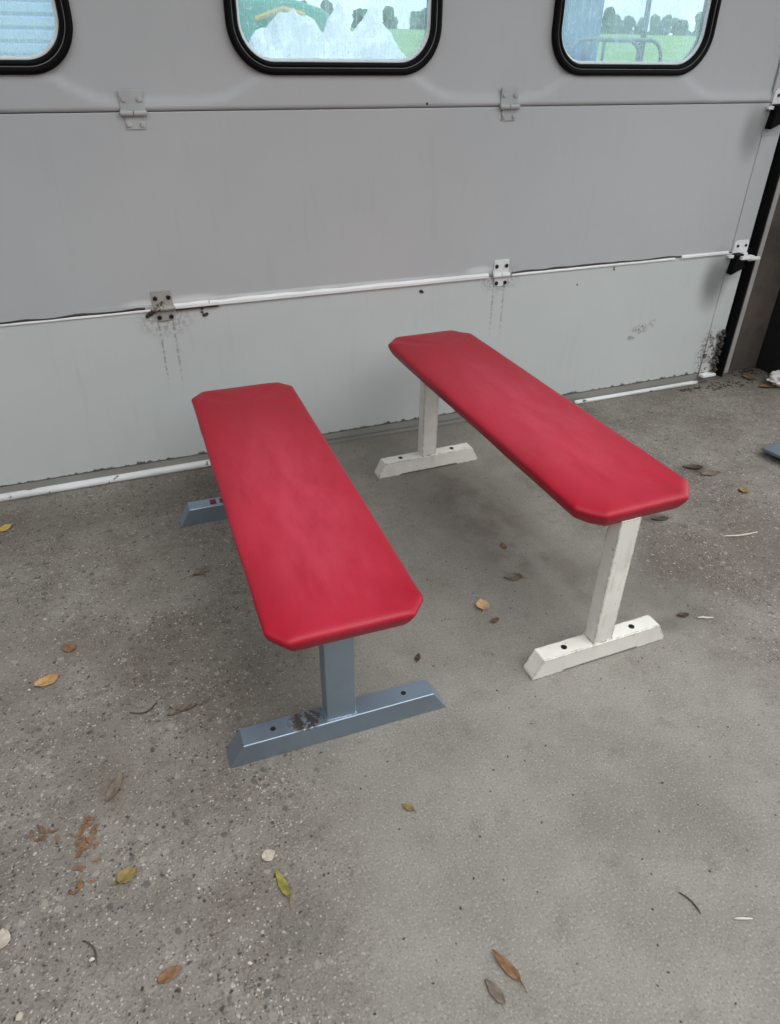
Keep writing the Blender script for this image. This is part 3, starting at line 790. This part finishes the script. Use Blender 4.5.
# heap under white sheeting
b = BM(); N = 46; V = {}
for i in range(N+1):
    for j in range(N+1):
        x = -1.7 + 3.4*i/N; y = -1.3 + 2.6*j/N
        def pk(cx, cy, h, w): return h*max(0, 1-math.hypot((x-cx)/w, (y-cy)/(w*1.1)))
        z = max(pk(-.62, 0, 1.66, 1.9), pk(.0, .1, 1.78, 1.15), pk(.42, 0, 1.80, 1.25), .9*max(0, 1-(abs(x)/1.7)**3)*max(0, 1-(abs(y)/1.3)**2)*1.25)
        z += .24*mnoise.noise(Vector((x*2.6, y*2.6, 1)))+.12*mnoise.noise(Vector((x*7, y*7, 4))) if z > .05 else 0
        V[i, j] = b.verts.new((x, y, max(z, -.02)))
for i in range(N):
    for j in range(N): b.faces.new((V[i, j], V[i+1, j], V[i+1, j+1], V[i, j+1]))
o = obj('sheeted_heap', b, plain('white_sheet', (.82, .80, .78), .6, var=.06, sc=3), None, (3.25, 10, 0))
tag(o, 'peaked heap under white sheeting outside the middle window', 'heap')
# green machine
mg = plain('green_paint', (.03, .34, .20), .4); mtyre = plain('tyre', (.05, .07, .08), .8); myel = plain('yellow_paint', (.75, .45, .05), .5)
t = empty('tractor', (3.35, 13.9, 0), R(-20)); t.scale = (1.12, 1.12, 1.12); tag(t, 'green farm machine standing behind the white heap', 'tractor')
b = BM(); prism(b, [(-1.2, .75), (.75, .75), (.85, 1.0), (.80, 1.62), (.3, 1.75), (-1.2, 1.78)], 'y', -.42, .42); obj('hood', b, mg, t, bevel=.06)
b = BM(); prism(b, [(-1.9, .9), (-.9, .9), (-.95, 1.75), (-1.15, 2.5), (-1.85, 2.5)], 'y', -.6, .6); obj('cab', b, plain('cab_glass', (.25, .42, .45), .2), t, bevel=.05)
b = BM(); box(b, -1.95, -1.05, -.7, .7, 2.5, 2.6); obj('cab_roof', b, mg, t, bevel=.04)
for x, r in ((-1.45, .8), (.55, .52)):
    for y in (-.78, .78):
        b = BM(); tube(b, [(x, y-.2, r-.02), (x, y-.17, r-.02), (x, y+.17, r-.02), (x, y+.2, r-.02)], [r*.86, r, r, r*.86], 28)
        w = obj('wheel', b, mtyre, t)
        b = BM(); tube(b, [(x, y-.21, r-.02), (x, y+.21, r-.02)], r*.5, 20); obj('wheel_rim', b, myel, w)
b = BM(); tube(b, [(-.2, -.5, 1.50), (.2, -.55, 1.62), (.5, -.5, 1.55)], .035, 8); obj('handrail', b, myel, t)
b = BM(); tube(b, [(.2, .2, 1.7), (.2, .2, 2.5)], .05, 10); obj('exhaust', b, mtyre, t)
# corrugated blue-grey tank
b = BM(); n = 72; rows = []
for z in (0, .02, 2.7, 2.75, 2.9):
    rr = .46 if z < 2.72 else (.40 if z < 2.8 else .12)
    rows.append([b.verts.new(((rr+.016*math.cos(24*2*PI*k/n))*math.cos(2*PI*k/n), (rr+.016*math.cos(24*2*PI*k/n))*math.sin(2*PI*k/n), z)) for k in range(n)])
for r0, r1 in zip(rows, rows[1:]):
    for k in range(n): b.faces.new((r0[k], r0[(k+1) % n], r1[(k+1) % n], r1[k]))
b.faces.new(rows[-1])
o = obj('ribbed_tank', b, plain('blue_grey_sheet', (.17, .26, .42), .5, var=.15, sc=3), None, (4.60, 7.35, -.02))
tag(o, 'blue grey ribbed upright tank outside the window next to the door track', 'tank')
# hooped steel barrier
t = empty('hoop_barrier', (3.95, 6.0, 0)); tag(t, 'low hooped steel barrier outside the window next to the door track', 'barrier')
ms = plain('barrier_steel', (.20, .23, .26), .5, .4)
def hoop(x0, x1, zt, r=.09):
    pts = [(x0, 0, -.02), (x0, 0, zt-r*1.6)]
    for k in range(7): a = PI - PI/2*k/6; pts.append((x0+r*1.6+r*1.6*math.cos(a), 0, zt-r*1.6+r*1.6*math.sin(a)))
    for k in range(7): a = PI/2 - PI/2*k/6; pts.append((x1-r*1.6+r*1.6*math.cos(a), 0, zt-r*1.6+r*1.6*math.sin(a)))
    pts += [(x1, 0, zt-r*1.6), (x1, 0, -.02)]
    b = BM(); tube(b, pts, .016, 8); return obj('hoop', b, ms, t, smooth=True)
hoop(0.0, .95, 1.37); hoop(.15, .72, 1.365)
for x in (.335, .70):
    b = BM(); tube(b, [(x, 0, -.02), (x, 0, 1.35)], .014, 8); obj('upright', b, ms, t)
b = BM(); tube(b, [(5.44, 7.0, -.03), (5.46, 7.0, 1.3), (5.45, 7.0, 1.75), (5.56, 7.0, 3.2)], [.035, .03, .025, .02], 9)
tag(obj('leaning_pole', b, plain('pole_steel', (.10, .11, .12), .6)), 'thin dark pole standing outside behind the hooped barrier', 'pole')
# pale clad shed behind the window at the edge of the frame
t = empty('clad_shed', (-1.2, 9.0, 0)); tag(t, 'pale blue shed with horizontal cladding outside the partly cropped window', 'shed')
b = BM(); out = []
for k in range(26): out += [(0, -.02+k*.11), (-.025, .01+k*.11), (-.025, .075+k*.11)]
out += [(0, 2.85), (3.0, 2.85), (3.0, -.02)]
prism(b, out, 'x', -3.0, 1.6); obj('wall_cladding', b, plain('pale_blue_clad', (.50, .57, .72), .6, var=.06, sc=2), t)
b = BM(); prism(b, [(-.25, 2.8), (1.5, 3.5), (3.2, 2.8), (3.2, 2.9), (1.5, 3.6), (-.25, 2.9)], 'x', -3.2, 1.8); obj('shed_roof', b, plain('shed_roof', (.3, .3, .32), .7), t)

# ------------------------------------------------------------------ light
w = bpy.data.worlds.new('overcast'); S.world = w; w.use_nodes = True
nt = w.node_tree; nt.nodes.clear()
tc = nt.nodes.new('ShaderNodeTexCoord'); nz = nt.nodes.new('ShaderNodeTexNoise'); nz.inputs['Scale'].default_value = 2.2; nz.inputs['Detail'].default_value = 5
rp = nt.nodes.new('ShaderNodeMix'); rp.data_type = 'RGBA'
rp.inputs[6].default_value = (.90, .95, 1.0, 1); rp.inputs[7].default_value = (.98, .99, 1.0, 1)
bg = nt.nodes.new('ShaderNodeBackground'); bg.inputs[1].default_value = SKY = 1.8
wo = nt.nodes.new('ShaderNodeOutputWorld')
nt.links.new(tc.outputs['Generated'], nz.inputs['Vector']); nt.links.new(nz.outputs['Fac'], rp.inputs[0])
nt.links.new(rp.outputs[2], bg.inputs[0]); nt.links.new(bg.outputs[0], wo.inputs[0])
def sun(name, d, energy, angle, col=(1, 1, 1)):
    l = bpy.data.lights.new(name, 'SUN'); l.energy = energy; l.angle = R(angle); l.color = col
    o = bpy.data.objects.new(name, l); COL.objects.link(o)
    o.rotation_euler = Vector(d).to_track_quat('-Z', 'Y').to_euler(); o.location = (0, -3, 5)
sun('veiled_sun', (-.34, .42, -1.0), 1.3, 45, (1, .985, .96))

# ------------------------------------------------------------------ camera
Rv, Uv, Fv = Vector((.93171212, -.36305295, .01025038)), Vector((.19103763, .51387735, .83632212)), Vector((.30889665, .77725325, -.54814253))
cam = bpy.data.cameras.new('camera'); co = bpy.data.objects.new('camera', cam); COL.objects.link(co)
m = Matrix((( Rv.x, Uv.x, -Fv.x, 0), (Rv.y, Uv.y, -Fv.y, 0), (Rv.z, Uv.z, -Fv.z, 1.2587), (0, 0, 0, 1)))
co.matrix_world = m
cam.sensor_fit = 'VERTICAL'; cam.sensor_height = 24; cam.lens = 24*701.24/1024; cam.clip_start = .02; cam.clip_end = 1000
S.camera = co
S.view_settings.view_transform = 'Standard'; S.view_settings.look = 'None'
S.view_settings.exposure = 0.0; S.view_settings.gamma = 1; S.view_settings.use_curve_mapping = False
